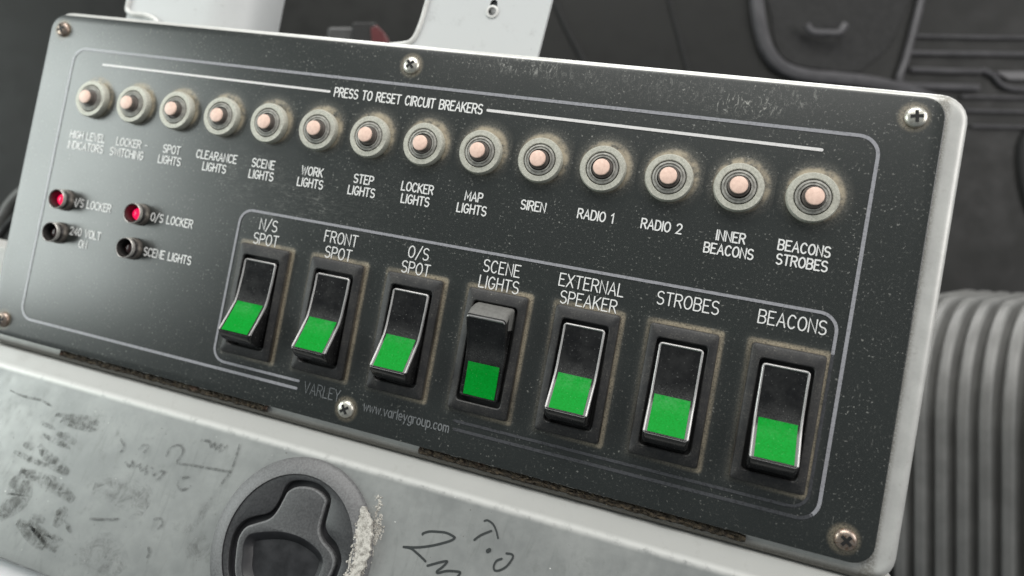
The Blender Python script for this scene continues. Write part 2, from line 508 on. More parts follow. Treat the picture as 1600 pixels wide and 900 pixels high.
# ------------------------------------------------------------------ single-stroke lettering
def A_(*a, **k): return arc(*a, **k)
G = {
 'A': (.62, [[(0, 0), (.31, 1), (.62, 0)], [(.11, .34), (.51, .34)]]),
 'B': (.56, [[(0, 0), (0, 1), (.32, 1)]+arc(.32, .765, .22, .235, 80, -90, 7)+[(0, .53)], [(.30, .53)]+arc(.30, .265, .26, .265, 80, -90, 7)+[(0, 0)]]),
 'C': (.58, [arc(.30, .5, .30, .5, 42, 318, 16)]),
 'D': (.58, [[(0, 0), (0, 1), (.25, 1)]+arc(.25, .5, .33, .5, 80, -80, 12)+[(.25, 0), (0, 0)]]),
 'E': (.50, [[(.5, 1), (0, 1), (0, 0), (.5, 0)], [(0, .53), (.38, .53)]]),
 'F': (.48, [[(.48, 1), (0, 1), (0, 0)], [(0, .53), (.36, .53)]]),
 'G': (.60, [arc(.30, .5, .30, .5, 42, 345, 16)+[(.595, .45), (.36, .45)]]),
 'H': (.56, [[(0, 0), (0, 1)], [(.56, 0), (.56, 1)], [(0, .53), (.56, .53)]]),
 'I': (.04, [[(.02, 0), (.02, 1)]]),
 'K': (.56, [[(0, 0), (0, 1)], [(.54, 1), (0, .38)], [(.17, .57), (.56, 0)]]),
 'L': (.46, [[(0, 1), (0, 0), (.46, 0)]]),
 'M': (.66, [[(0, 0), (0, 1), (.33, .25), (.66, 1), (.66, 0)]]),
 'N': (.56, [[(0, 0), (0, 1), (.56, 0), (.56, 1)]]),
 'O': (.62, [arc(.31, .5, .31, .5, 90, 450, 22)[:-1]]),
 'P': (.54, [[(0, 0), (0, 1), (.30, 1)]+arc(.30, .74, .24, .26, 80, -80, 8)+[(.30, .48), (0, .48)]]),
 'R': (.56, [[(0, 0), (0, 1), (.30, 1)]+arc(.30, .75, .24, .25, 80, -80, 8)+[(.30, .5), (0, .5)], [(.28, .5), (.56, 0)]]),
 'S': (.54, [arc(.27, .75, .26, .25, 35, 250, 10)+arc(.27, .25, .27, .26, 70, -145, 10)]),
 'T': (.56, [[(0, 1), (.56, 1)], [(.28, 1), (.28, 0)]]),
 'U': (.56, [[(0, 1), (0, .28)]+arc(.28, .28, .28, .28, 190, 350, 10)+[(.56, .28), (.56, 1)]]),
 'V': (.60, [[(0, 1), (.30, 0), (.60, 1)]]),
 'W': (.80, [[(0, 1), (.2, 0), (.4, .9), (.6, 0), (.8, 1)]]),
 'X': (.58, [[(0, 1), (.58, 0)], [(.58, 1), (0, 0)]]),
 'Y': (.58, [[(0, 1), (.29, .48), (.58, 1)], [(.29, .48), (.29, 0)]]),
 '0': (.54, [arc(.27, .5, .27, .5, 90, 450, 22)[:-1]]),
 '1': (.26, [[(0, .78), (.2, 1), (.2, 0)]]),
 '2': (.54, [arc(.27, .72, .26, .28, 165, -30, 9)+[(0, 0), (.54, 0)]]),
 '4': (.56, [[(.42, 0), (.42, 1), (0, .3), (.56, .3)]]),
 '/': (.50, [[(0, -.12), (.5, 1.12)]]),
 '-': (.34, [[(0, .5), (.34, .5)]]),
 '.': (.06, [[(.02, 0), (.04, .03)]]),
 'w': (.62, [[(0, .66), (.155, 0), (.31, .6), (.465, 0), (.62, .66)]]),
 'v': (.46, [[(0, .66), (.23, 0), (.46, .66)]]),
 'a': (.44, [arc(.22, .33, .22, .33, 90, 450, 16)[:-1], [(.44, .68), (.44, 0)]]),
 'r': (.30, [[(0, 0), (0, .66)], [(0, .38)]+arc(.24, .38, .24, .28, 150, 70, 4)]),
 'l': (.04, [[(.02, 0), (.02, 1)]]),
 'e': (.44, [[(.0, .34), (.44, .34)]+arc(.22, .33, .22, .33, 10, 315, 14)]),
 'y': (.44, [[(0, .66), (.23, 0)], [(.44, .66), (.12, -.3)]]),
 'g': (.44, [arc(.22, .33, .22, .33, 90, 450, 16)[:-1], [(.44, .68), (.44, -.08)]+arc(.22, -.08, .22, .22, -10, -150, 6)]),
 'o': (.46, [arc(.23, .33, .23, .33, 90, 450, 16)[:-1]]),
 'u': (.42, [[(0, .66), (0, .2)]+arc(.21, .2, .21, .2, 190, 350, 8)+[(.42, .2)], [(.42, .66), (.42, 0)]]),
 'p': (.44, [arc(.22, .33, .22, .33, 90, 450, 16)[:-1], [(0, .68), (0, -.3)]]),
 'c': (.40, [arc(.22, .33, .22, .33, 45, 315, 12)]),
 'm': (.66, [[(0, 0), (0, .66)], [(0, .4)]+arc(.165, .45, .165, .2, 170, 10, 6)+[(.33, .4), (.33, 0)], [(.33, .4)]+arc(.495, .45, .165, .2, 170, 10, 6)+[(.66, .4), (.66, 0)]]),
}
CLOSED = set('O0aogp')
def lettering(text, cx_, cy_, h, parent, mat='white', width=None, stroke=0.15, gap=0.2, label=None):
    adv, items = 0, []
    for ch in text:
        if ch == ' ': adv += 0.52; continue
        w, pl = G[ch]
        items.append((adv, ch, pl)); adv += w+gap
    adv -= gap
    sx = (width/adv) if width else h*0.93
    mb = MB()
    k = 0
    for a, ch, pl in items:
        for i, q in enumerate(pl):
            pts = [(cx_+(a+p[0]-adv/2)*sx, cy_+(p[1]-.5)*h) for p in q]
            mb.strip(pts, stroke*h, 0.0065+0.0012*i+0.0004*(k % 2), closed=(ch in CLOSED and i == 0))
        k += 1
    o = mb.build('lettering', mat, parent, smooth=False)
    o['label'] = label or ('printed white wording "%s"' % text)
    return o

# ================================================================== the control panel
PX0, PX1, PY0, PY1 = -1.455, 14.506, -3.433, 2.976
panel = thing('control_panel', 'black panel of green rocker switches and push breakers in a grey metal housing', 'control panel')
# housing: folded sheet box with a rounded front lip
mb = MB()
hx0, hx1, hy0, hy1 = -1.55, 14.82, -3.655, 3.085
L = [rr(hx0, hx1, hy0, hy1, .38, -1.5)]
for a in range(0, 91, 15):
    t = math.radians(a)
    i = .13*(1-math.cos(t)); z = -.21+.13*math.sin(t)
    L.append(rr(hx0+i, hx1-i, hy0+i, hy1-i, .38-i, z))
L.append(rr(hx0+.4, hx1-.5, hy0+.5, hy1-.5, .1, -.08))
mb.loft(L)
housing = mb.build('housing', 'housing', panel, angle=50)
# face plate
mb = MB()
mb.loft([rr(PX0, PX1, PY0, PY1, .29, -.078, 8), rr(PX0, PX1, PY0, PY1, .29, -.014, 8), rr(PX0+.008, PX1-.008, PY0+.008, PY1-.008, .285, -.004, 8),
         rr(PX0+.02, PX1-.02, PY0+.02, PY1-.02, .28, 0, 8)])
plate = mb.build('face_plate', 'plate', panel)
# printed lines
def pline(pts, w, mat, z=.006, closed=False, label=None):
    m = MB(); m.strip(pts, w, z, closed)
    o = m.build('printed_line', mat, plate, smooth=False)
    if label: o['label'] = label
    return o
ox0, ox1, oy0, oy1, r = -.73, 13.748, -3.02, 2.341, .27
pts = [(5.50, oy0)]+arc(ox0+r, oy0+r, r, r, 270, 180)+arc(ox0+r, oy1-r, r, r, 180, 90)+arc(ox1-r, oy1-r, r, r, 90, 0)+arc(ox1-r, oy0+r, r, r, 0, -90)[:5]
pline(arc(ox1-r, oy0+r, r, r, 0, -90)[4:]+[(8.40, oy0)], .05, 'darkline', label='darker lower right end of the long border line')
pline(pts, .05, 'grey', label='long grey border line around the whole face')
ix0, ix1, iy0, iy1, r = 3.754, 13.60, -2.89, -.19, .24
pts = [(5.52, iy0)]+arc(ix0+r, iy0+r, r, r, 270, 180)+arc(ix0+r, iy1-r, r, r, 180, 90)+arc(ix1-r, iy1-r, r, r, 90, 0)+[(ix1, iy1-.55)]
pline([(ix1, iy1-.55)]+arc(ix1-r, iy0+r, r, r, 0, -90)+[(8.38, iy0)], .045, 'darkline', .0075, label='darker lower end of the switch row border line')
pline(pts, .045, 'grey', .0075, label='grey border line around the switch row')
pline([(.03, 2.075), (5.04, 2.075)], .042, 'whiteline', label='white line left of the breaker heading')
pline([(7.97, 2.075), (13.02, 2.075)], .046, 'whiteline', label='white line right of the breaker heading')
# wording
HS, HL = .142, .186
lettering('PRESS TO RESET CIRCUIT BREAKERS', 6.51, 2.08, .152, plate, width=2.73)
rows = [('HIGH LEVEL', 'INDICATORS'), ('LOCKER', 'SWITCHING'), ('SPOT', 'LIGHTS'), ('CLEARANCE', 'LIGHTS'), ('SCENE', 'LIGHTS'), ('WORK', 'LIGHTS'),
        ('STEP', 'LIGHTS'), ('LOCKER', 'LIGHTS'), ('MAP', 'LIGHTS'), ('SIREN',), ('RADIO 1',), ('RADIO 2',), ('INNER', 'BEACONS'), ('BEACONS', 'STROBES')]
for i, t in enumerate(rows):
    for j, s in enumerate(t):
        lettering(s, i+.01, .655-.205*j, HS, plate)
lettering('-', 1.42, .655, HS, plate, stroke=.11)
lettering('N/S LOCKER', .44, -.63, HS, plate)
lettering('O/S LOCKER', 2.32, -.63, HS, plate)
lettering('240 VOLT', .43, -1.18, HS, plate)
lettering('ON', .42, -1.39, HS, plate)
lettering('SCENE LIGHTS', 2.38, -1.28, HS, plate)
for i, t in enumerate([('N/S', 'SPOT'), ('FRONT', 'SPOT'), ('O/S', 'SPOT'), ('SCENE', 'LIGHTS'), ('EXTERNAL', 'SPEAKER'), ('STROBES',), ('BEACONS',)]):
    for j, s in enumerate(t):
        lettering(s, 4.36+1.443*i, -.395-.258*j, HL, plate, stroke=.098)
lettering('VARLEY', 5.99, -2.965, .185, plate, 'dimgrey', width=.68, stroke=.09, label='faded grey word "VARLEY"')
lettering('www.varleygroup.com', 7.55, -3.02, .155, plate, 'dimgrey', width=1.51, stroke=.12, label='faded web address "www.varleygroup.com"')

def copy_tree(o, parent, loc):
    c = o.copy(); COL.objects.link(c); c.parent = parent; c.location = Vector(loc)*U
    for ch in list(o.children):
        d = ch.copy(); COL.objects.link(d); d.parent = c
    return c
# --- circuit breakers: nut > collar, button
mb = MB()
mb.lathe([(.355, 0), (.355, .085), (.338, .118), (.268, .118), (.256, .108), (.25, .03)], 48, cap1=False)
nut = mb.build('circuit_breaker', 'nut', panel)
mb = MB()
mb.lathe([(.249, .02), (.246, .095), (.236, .118), (.214, .122), (.206, .106), (.197, .106), (.190, .122), (.172, .122), (.166, .09), (.15, .06)], 44,
         mis=[1, 0, 0, 0, 0, 0, 0, 1, 1], cap1=True)
mb.build('collar', ['collar', 'groove'], nut)
mb = MB()
mb.lathe([(.160, .02), (.160, .125), (.150, .14), (.127, .14), (.127, .225), (.121, .245), (.108, .25)], 36, mis=[0, 0, 0, 0, 1, 1])
mb.build('button', ['sleeve', 'cap'], nut)
nut.location = Vector((0, BRY, 0))*U
for i in range(1, 14):
    c = copy_tree(nut, panel, (i, BRY, 0))
    c.rotation_euler = (random.gauss(0, .012), random.gauss(0, .012), 0.7*i)
    for d in c.children:
        if d.name.startswith('button'): d.location.z = random.uniform(-.022, .012)*U; d.location.x = random.uniform(-.01, .01)*U
# --- rocker switches: bezel > rocker, green insert
def bezel_mesh():
    m = MB()
    oy = .97
    fx0, fx1, fy0, fy1 = -.365, .365, -.80, .775
    m.loft([rr(-.5, .5, -oy, oy, .05, 0), rr(-.5, .5, -oy, oy, .05, .045), rr(-.485, .485, -oy+.015, oy-.015, .045, .085), rr(-.455, .455, -oy+.045, oy-.045, .04, .105),
            rr(fx0-.015, fx1+.015, fy0-.015, fy1+.015, .065, .118), rr(fx0, fx1, fy0, fy1, .06, .105), rr(fx0, fx1, fy0, fy1, .06, .01)], False, True, mis=[0, 0, 0, 0, 0, 1, 1])
    return m.build('rocker_switch', ['bezel', 'groove'], panel)
def rocker_z(y, flip):
    if flip: y = -y
    pr = [(-.9, .70), (-.565, .50), (-.30, .338), (-.05, .200), (.10, .168), (.45, .140), (.9, .135)]
    for (a, za), (b, zb) in zip(pr, pr[1:]):
        if y <= b: return za+(zb-za)*max(0, (y-a))/(b-a)
    return pr[-1][1]
def rocker_mesh(parent, flip=False):
    hw, yb, yt, r = .320, -.565, .715, .055
    def loop(inset, ext, zf):
        w, a, b, q = hw-inset, yb+inset, yt-inset, max(.012, r-inset)
        right = [(w-q+q*math.sin(math.radians(t)), a+q-q*math.cos(math.radians(t))) for t in range(0, 91, 18)]
        right += [(w, y) for y in (-.42, -.30, -.18, -.05, .03, .10, .26, .45)]
        right += [(w-q+q*math.cos(math.radians(t)), b-q+q*math.sin(math.radians(t))) for t in range(0, 91, 18)]
        pts = right+[(-x, y) for x, y in reversed(right)]
        out = []
        for x, y in pts:
            e = min(1, max(0, (-.42-y)/.10))
            z = zf(rocker_z(y, False))
            yy = y-ext*e
            out.append((x, -yy if flip else yy, z))
        return list(reversed(out)) if flip else out
    lp = [loop(0, .20, lambda z: .02), loop(0, .175, lambda z: .02+(z-.02)*.38), loop(0, .12, lambda z: .02+(z-.02)*.70), loop(0, .022, lambda z: z-.03),
          loop(.006, .004, lambda z: z-.006), loop(.014, 0, lambda z: z), loop(.023, 0, lambda z: z-.001), loop(.034, 0, lambda z: z-.014)]
    m = MB()
    N = len(lp[0])
    m.v = [p for l in lp for p in l]
    for k in range(len(lp)-1):
        for i in range(N):
            j = (i+1) % N
            m.f.append((k*N+i, k*N+j, (k+1)*N+j, (k+1)*N+i))
            ymid = (lp[k][i][1]+lp[k][j][1])/2*(-1 if flip else 1)
            bottom = ymid < -.525
            low = ymid < -.12
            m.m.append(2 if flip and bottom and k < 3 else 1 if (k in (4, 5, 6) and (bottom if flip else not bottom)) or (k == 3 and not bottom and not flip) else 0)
    b = (len(lp)-1)*N
    for k in range(N//2-1):
        m.f.append((b+k, b+k+1, b+N-2-k, b+N-1-k)); m.m.append(0)
    return m.build('rocker', ['rocker', 'rim', 'lit_end'], parent, angle=28)
def green_mesh(parent, flip=False):
    m = MB()
    w = .262
    prof = [(y, rocker_z(y, flip)-.012) for y in ((-.03, -.05, -.18, -.30, -.42, -.52) if not flip else (-.17, -.25, -.40, -.55, -.68))]
    nn = len(prof)
    t = .008
    vs = []
    for y, z in prof: vs += [(-w, y, z-.01), (w, y, z-.01), (-w+.008, y, z+t), (w-.008, y, z+t)]
    fs = []
    for k in range(nn-1):
        a, b = 4*k, 4*k+4
        fs += [(a+3, a+2, b+2, b+3), (a+1, a+3, b+3, b+1), (a+2, a, b, b+2)]
    q = 4*(nn-1)
    fs += [(0, 2, 3, 1), (q+1, q+3, q+2, q)]
    m.add(vs, fs)
    return m.build('green_insert', 'green', parent, angle=40)
bz = bezel_mesh()
rocker_mesh(bz); green_mesh(bz)
bz.location = Vector((SWX, SWY, 0))*U
for i in range(1, 7):
    p = (SWX+SWP*i, SWY, 0)
    if i != 3: copy_tree(bz, panel, p)
    else:
        c = bz.copy(); COL.objects.link(c); c.parent = panel; c.location = Vector(p)*U
        c['label'] = 'rocker switch under SCENE LIGHTS, tipped the opposite way to the others'
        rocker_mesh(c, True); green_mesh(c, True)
# --- indicator lamps: tube > lens
def indicator(on):
    m = MB()
    m.lathe([(.205, 0), (.205, .05), (.195, .075), (.178, .08), (.168, .10), (.168, .125), (.16, .13), (.16, .145), (.186, .155), (.192, .175), (.190, .215), (.182, .225), (.174, .22), (.166, .19), (.150, .02)], 40,
            mis=[2, 2, 2, 1, 1, 1, 1, 2, 0, 0, 0, 0, 1, 1], cap1=True)
    o = m.build('indicator_lamp', ['chrome', 'tube_in', 'lamp_base'], panel)
    m = MB()
    m.lathe([(.112, .03), (.112, .075), (.096, .105), (.062, .125), (.02, .132)], 28)
    l = m.build('lens', 'led_on' if on else 'led_off', o)
    l['label'] = 'glowing red lens' if on else 'unlit dark lens'
    return o
la = indicator(True); la.location = Vector((-.20, -.63, 0))*U
copy_tree(la, panel, (1.615, -.63, 0))
lb = indicator(False); lb.location = Vector((-.19, -1.27, 0))*U
copy_tree(lb, panel, (1.60, -1.275, 0))
# --- screws
def screw(mat, x, y, rot):
    m = MB()
    m.lathe([(.147, 0), (.145, .022), (.125, .05), (.09, .066), (.04, .074), (.012, .075)], 32)
    o = m.build('screw', mat, panel)
    m = MB()
    a, b = .082, .022
    cross = [(b, b), (b, a), (-b, a), (-b, b), (-a, b), (-a, -b), (-b, -b), (-b, -a), (b, -a), (b, -b), (a, -b), (a, b)]
    m.loft([[(p[0]*1.0, p[1], z) for p in cross] for z in (.03, .0775)])
    m.build('cross_recess', 'groove', o, smooth=False)
    o.location = Vector((x, y, 0))*U
    o.rotation_euler = (0, 0, rot)
    return o
for x, y, mt, rot in ((-1.13, 2.68, 'screw_rust', .5), (6.485, 2.68, 'screw', .75), (14.135, 2.68, 'screw', .15), (-1.13, -3.144, 'screw_rust', .3), (6.485, -3.144, 'screw', .6), (14.135, -3.144, 'screw_rust', .9)):
    s = screw(mt, x, y, rot)
    if mt == 'screw_rust': s['label'] = 'tarnished brown screw'
# --- crumbling foam strips under the lower edge
def foam(x0, x1):
    m = MB()
    n = int((x1-x0)/.05)
    rows_ = []
    for k in range(5):
        y = -3.44-.028*k
        rows_.append([(x0+(x1-x0)*i/n, y-random.uniform(0, .02), -.076+(.0 if k in (0, 4) else random.uniform(.0, .05))) for i in range(n+1)])
    vs = [p for q in rows_ for p in q]
    fs = [(k*(n+1)+i, (k+1)*(n+1)+i, (k+1)*(n+1)+i+1, k*(n+1)+i+1) for k in range(4) for i in range(n)]
    m.add(vs, fs)
    o = m.build('foam_seal', 'foam', panel, smooth=False)
    return o
foam(.32, 5.0); foam(7.85, 12.9)

# ================================================================== the console below
AL = math.radians(17)
ca, sa = math.cos(AL), math.sin(AL)
def face(X, v, h=0.0): return (X, -4-v*ca+h*sa, v*sa+h*ca)
console = thing('dashboard_console', 'scuffed grey metal console under the switch panel, with marker writing and a black latch', 'console')
prof = [(-3.655, -1.4), (-3.66, -.20), (-3.69, -.12)]
T = Vector((-3.69, -.12)); F0 = Vector((-4.0, 0.0))
d1 = (T-F0).normalized(); d2 = Vector((-ca, sa))
rad = .05
pa, pb = F0+d1*rad, F0+d2*rad
for k in range(9):
    t = k/8
    prof.append(tuple((pa*(1-t)+F0*t)*(1-t)+(F0*(1-t)+pb*t)*t))
def fv(v, h=0): q = face(0, v, h); return (q[1], q[2])
prof += [fv(1.2), fv(2.9), fv(3.02, -.015), fv(3.06, -.06), fv(3.05, -.35), fv(1.0, -.6), (-4.4, -1.2)]
mb = MB()
XL, XR = -4.2, 14.92
mb.loft([[(x, y, z) for y, z in prof] for x in (XL, XR)])
# raised cheek left of the panel
mb.box(-4.2, -1.66, -3.75, -1.78, -1.35, -.24, .05)
body = mb.build('body', 'console', console, angle=40)
# handwriting, scuffs
def marks(name, paths, mat, w, h0, taper=False, sm=4, label=None, part=console, soft=(1.0,)):
    m = MB()
    for k, (p, ww) in enumerate([(p, (ww or w)*f) for f in soft for p, ww in paths]):
        q = smooth_path(p, sm) if len(p) > 2 else ([p[0], ((p[0][0]+p[1][0])/2, (p[0][1]+p[1][1])/2), p[1]] if taper else p)
        m.strip([(a, b) for a, b in q], ww or w, h0+.0004*k, taper=taper)
    m.f = [tuple(reversed(f)) for f in m.f]
    o = m.build(name, mat, part, xf=face, smooth=False)
    if label: o['label'] = label
    return o
two = [(8.27, .69), (8.28, .67), (8.37, .62), (8.5, .59), (8.63, .57), (8.76, .59), (8.78, .61), (8.73, .66), (8.61, .73), (8.45, .81), (8.24, .89), (8.03, .94)]
marks('handwriting', [(two, .035), ([(8.03, .94), (8.15, .93), (8.27, .97), (8.37, 1.01), (8.43, 1.04)], .034),
    ([(8.48, 1.09), (8.57, 1.04), (8.66, .99), (8.75, .95), (8.76, .97), (8.71, 1.05), (8.65, 1.12), (8.67, 1.14), (8.79, 1.08), (8.91, 1.05), (9.0, 1.04), (8.99, 1.09), (8.96, 1.14)], .034),
    ([(9.09, .55), (9.17, .46), (9.31, .36)], .032), ([(9.17, .25), (9.22, .23), (9.31, .26), (9.38, .33), (9.44, .43)], .028), ([(9.335, .645), (9.355, .625)], .06),
    ([(9.57, .69), (9.5, .74), (9.48, .82), (9.51, .87), (9.58, .85), (9.66, .78), (9.71, .69), (9.73, .62), (9.7, .59), (9.62, .6)], .03)], 'ink', .034, .006, label='black marker writing: a 2, a T, a dot and an O')
fa = [[(3.38, .69), (3.38, .58), (3.5, .47), (3.63, .5), (3.66, .6), (3.62, .72)], [(3.64, .75), (4.08, .7), (4.68, .64)], [(4.67, .19), (4.69, .59), (4.59, .88)],
      [(3.95, .91), (3.81, .97), (3.8, 1.08), (3.92, 1.13), (4.05, 1.04)], [(3.92, .29), (4.08, .27), (4.15, .34), (4.2, .27), (4.25, .36), (4.32, .27), (4.35, .37), (4.44, .26)],
      [(2.64, .99), (2.75, 1.03), (2.76, .94), (2.86, 1.03), (2.94, .95), (3.0, 1.04), (3.09, .96), (3.11, 1.06), (3.19, .95), (3.27, 1.05), (3.33, .97), (3.46, .95), (3.38, 1.1)],
      [(3.72, 2.12), (3.77, 2.18), (3.77, 2.25)], [(2.42, 2.0), (2.7, 1.94), (2.94, 1.87)], [(3.63, 1.69), (3.74, 1.65), (3.81, 1.71), (3.76, 1.8)], [(2.36, .66), (2.48, .75), (2.46, .84)], [(2.79, .73), (2.85, .63), (2.95, .63), (2.91, .75)]]
marks('faint_scribble', [(p, None) for p in fa], 'faint', .042, .012, soft=(1.25, .7))
sc = [([(.7, .96), (1.04, 1.01), (1.4, 1.04)], .09), ([(.96, .87), (1.19, .89), (1.47, .94)], .13), ([(.39, 1.21), (.53, 1.22), (.64, 1.24)], .12), ([(.72, 1.15), (.98, 1.29), (1.26, 1.37), (1.59, 1.44)], .17),
      ([(.26, 1.38), (.55, 1.41), (.8, 1.43), (1.07, 1.44)], .10), ([(.57, 1.63), (1.02, 1.67), (1.45, 1.7), (1.93, 1.83)], .19), ([(.55, 2.45), (.79, 2.1), (.69, 1.87), (.52, 1.75)], .42),
      ([(1.77, 2.3), (1.8, 2.11), (1.71, 2.02)], .22), ([(1.23, 2.26), (1.54, 2.28)], .12), ([(1.0, 2.43), (1.4, 2.53), (1.76, 2.65)], .2), ([(1.22, 2.37), (1.68, 2.51), (2.03, 2.63)], .16), ([(1.95, 2.17), (2.15, 2.31)], .07), ([(1.71, 2.45), (2.05, 2.47)], .1),
      ([(-.46, .4), (-.1, .43), (.33, .41), (.64, .47)], .045), ([(.78, .57), (1.15, .55), (1.54, .51), (1.77, .52)], .13), ([(.94, .65), (1.32, .65), (1.76, .63)], .11), ([(.55, .78), (.92, .81)], .08)]
marks('scuff_mark', sc, 'scuff', .1, .003, taper=True, soft=(1.35, 1.0, .65))
for q in [([(4.27, 1.60), (4.36, 1.75)], .2), ([(4.45, 2.05), (4.62, 1.85), (4.7, 1.7)], .34), ([(4.40, 1.6), (4.46, 1.35), (4.52, 1.1)], .14), ([(2.2, 1.5), (2.9, 1.45), (3.4, 1.6)], .5), ([(2.5, 2.6), (2.9, 2.45), (3.4, 2.6)], .5)]:
    marks('smudge', [q], 'smudge', .2, .0005, taper=True, soft=(1.4, 1.0, .6))
# finger latch
LC, LV = 6.2, 1.455
def lx(x, y, z): return face(LC+x, LV-y, z)      # y up the face, z off the face
mb = MB()
mb.lathe([(1.40, .0), (1.39, .035), (1.36, .06), (1.14, .135), (1.12, .135), (1.115, .12), (1.115, .01)], 72, cap1=True, mis=[0, 0, 0, 0, 1, 1])
latch = mb.build('finger_latch', ['latch_ring', 'latch_in'], console, xf=lx)
gl = [(5.23, 1.74), (5.2, 1.51), (5.27, 1.3), (5.44, 1.17), (5.66, 1.06), (5.75, .94), (5.79, .77), (5.81, .59), (5.91, .48), (6.14, .42), (6.39, .42), (6.59, .51), (6.67, .61), (6.69, .79), (6.71, .97), (6.81, 1.08), (6.98, 1.17), (7.11, 1.31), (7.16, 1.45)]
gl += [(6.18+.98*math.cos(math.radians(a)), 1.52+.98*math.sin(math.radians(a))) for a in range(15, 165, 15)]
pl_ = [(5.35, 1.7), (5.32, 1.52), (5.38, 1.35), (5.53, 1.25), (5.74, 1.12), (5.82, .97), (5.86, .79), (5.89, .66), (6.02, .55), (6.23, .5), (6.43, .52), (6.59, .61), (6.61, .72), (6.62, .95), (6.65, 1.08), (6.75, 1.19), (6.94, 1.29), (7.05, 1.41), (7.06, 1.56)]
pl_ += [(6.19+.86*math.cos(math.radians(a)), 1.55+.86*math.sin(math.radians(a))) for a in range(15, 165, 15)]
cu = [(5.52, 1.75), (5.47, 1.6), (5.50, 1.46), (5.67, 1.37), (6.03, 1.27), (6.36, 1.26), (6.66, 1.33), (6.83, 1.44), (6.87, 1.58)]
cu += [(6.18+.69*math.cos(math.radians(a)), 1.60+.66*math.sin(math.radians(a))) for a in range(15, 165, 15)]
cv_ = lambda P: [(x-LC, LV-v) for x, v in smooth_path(P, 4, True)]
gl, pl_, cu = cv_(gl), cv_(pl_), cv_(cu)
def shrink(P, d):
    n = len(P); out = []
    ar = sum(P[i][0]*P[(i+1) % n][1]-P[(i+1) % n][0]*P[i][1] for i in range(n))
    s = 1 if ar > 0 else -1
    for i in range(n):
        a, b = Vector(P[i-1]), Vector(P[(i+1) % n])
        t = (b-a).normalized()
        out.append((P[i][0]-t.y*d*s, P[i][1]+t.x*d*s))
    return out
def ccw(P):
    n = len(P)
    return P if sum(P[i][0]*P[(i+1) % n][1]-P[(i+1) % n][0]*P[i][1] for i in range(n)) > 0 else list(reversed(P))
gl, pl_, cu = ccw(gl), ccw(pl_), ccw(cu)
mb = MB()
mb.holed(arc(0, 0, 1.112, 1.112, 0, 360, 64)[:-1], shrink(gl, -.02), .118)
mb.loft([[(p[0], p[1], z) for p in q] for q, z in ((shrink(gl, -.02), .118), (gl, .105), (gl, .012))], False, False)
mb.build('surround', 'latch', latch, xf=lx)
mb = MB()
mb.loft([[(p[0], p[1], z) for p in q] for q, z in ((pl_, .012), (pl_, .10), (shrink(pl_, .012), .124), (shrink(pl_, .035), .13))], False, False, mis=[0, 2, 2])  # bevel takes the lighter flange grey as a painted edge highlight
mb.holed(shrink(pl_, .035), shrink(cu, -.02), .13)
mb.loft([[(p[0], p[1], z) for p in q] for q, z in ((shrink(cu, -.02), .13), (cu, .12), (shrink(cu, .10), .02))], False, True, mi=1)
mb.build('paddle', ['latch_paddle', 'latch_in', 'latch_ring'], latch, xf=lx)
# chalky paint scraped over the latch rim
ch1 = [(7.22, .55), (7.34, .63), (7.46, .78), (7.53, .97), (7.55, 1.15), (7.54, 1.35), (7.52, 1.57), (7.46, 1.8), (7.27, 1.75), (7.29, 1.50), (7.27, 1.22), (7.25, .93), (7.22, .69)]
ch2 = [(7.36, .30), (7.42, .36), (7.47, .46), (7.51, .58), (7.58, .76), (7.62, .78), (7.58, .92), (7.56, 1.1), (7.54, 1.3), (7.50, 1.45), (7.47, 1.3), (7.50, 1.1), (7.50, .9), (7.46, .75), (7.40, .55), (7.36, .42)]
def inside(p, P):
    c = False
    for (x0, y0), (x1, y1) in zip(P, P[1:]+P[:1]):
        if (y0 > p[1]) != (y1 > p[1]) and p[0] < (x1-x0)*(p[1]-y0)/(y1-y0)+x0: c = not c
    return c
mb = MB()
Pb = ccw([(x+random.gauss(0, .012), -v+random.gauss(0, .012)) for x, v in smooth_path([p for p in ch1], 4, True)])
mb.loft([[(p[0], -p[1], .05) for p in Pb], [(p[0], -p[1], .122) for p in Pb], [(p[0], -p[1], .127) for p in shrink(Pb, .02)]], False, True)
for P, hh, cnt in ((ch1, lambda x, v: .118+.02*random.random() if math.hypot(x-LC, v-LV) < 1.14 else .135-.34*(math.hypot(x-LC, v-LV)-1.14) if math.hypot(x-LC, v-LV) < 1.37 else .0, 900), (ch2, lambda x, v: .0, 420)):
    k = 0
    while k < cnt:
        x, v = random.uniform(7.15, 7.7), random.uniform(.25, 1.9)
        if not inside((x+random.gauss(0, .022), v+random.gauss(0, .022)), P): continue
        if math.sin(x*31+2)*math.sin(v*17+x*9) > .6: k += 1; continue
        k += 1
        r, h = random.uniform(.008, .026), random.uniform(.003, .011)
        z = hh(x, v)
        t0 = random.random()*6
        base = [(x+r*random.uniform(.6, 1.3)*math.cos(t0+PI*i/3), v+r*random.uniform(.6, 1.3)*math.sin(t0+PI*i/3)) for i in range(6)]
        top = [(x+(p[0]-x)*.55, v+(p[1]-v)*.55, z+h) for p in base]
        bot = [(p[0], p[1], z-.01) for p in base]
        mb.loft([list(reversed(bot)), list(reversed(top))], False, True)
mb.build('paint_scrape', 'chalk', latch, xf=face, smooth=False)['label'] = 'crumbly white paint crust on the right edge of the latch'

# white sheet showing below the console edge
cover = thing('white_cover', 'bright white sheet below the lower left edge of the grey console', 'cover')
mb = MB()
mb.loft([rr(-6.5, 7, -5.6, -3.13, .2, -.42), rr(-6.5, 7, -5.6, -3.13, .2, -.30), rr(-6.45, 6.95, -5.55, -3.18, .2, -.27)])
mb.build('sheet', 'cover', cover, xf=lambda x, y, z: face(x, -y, z))

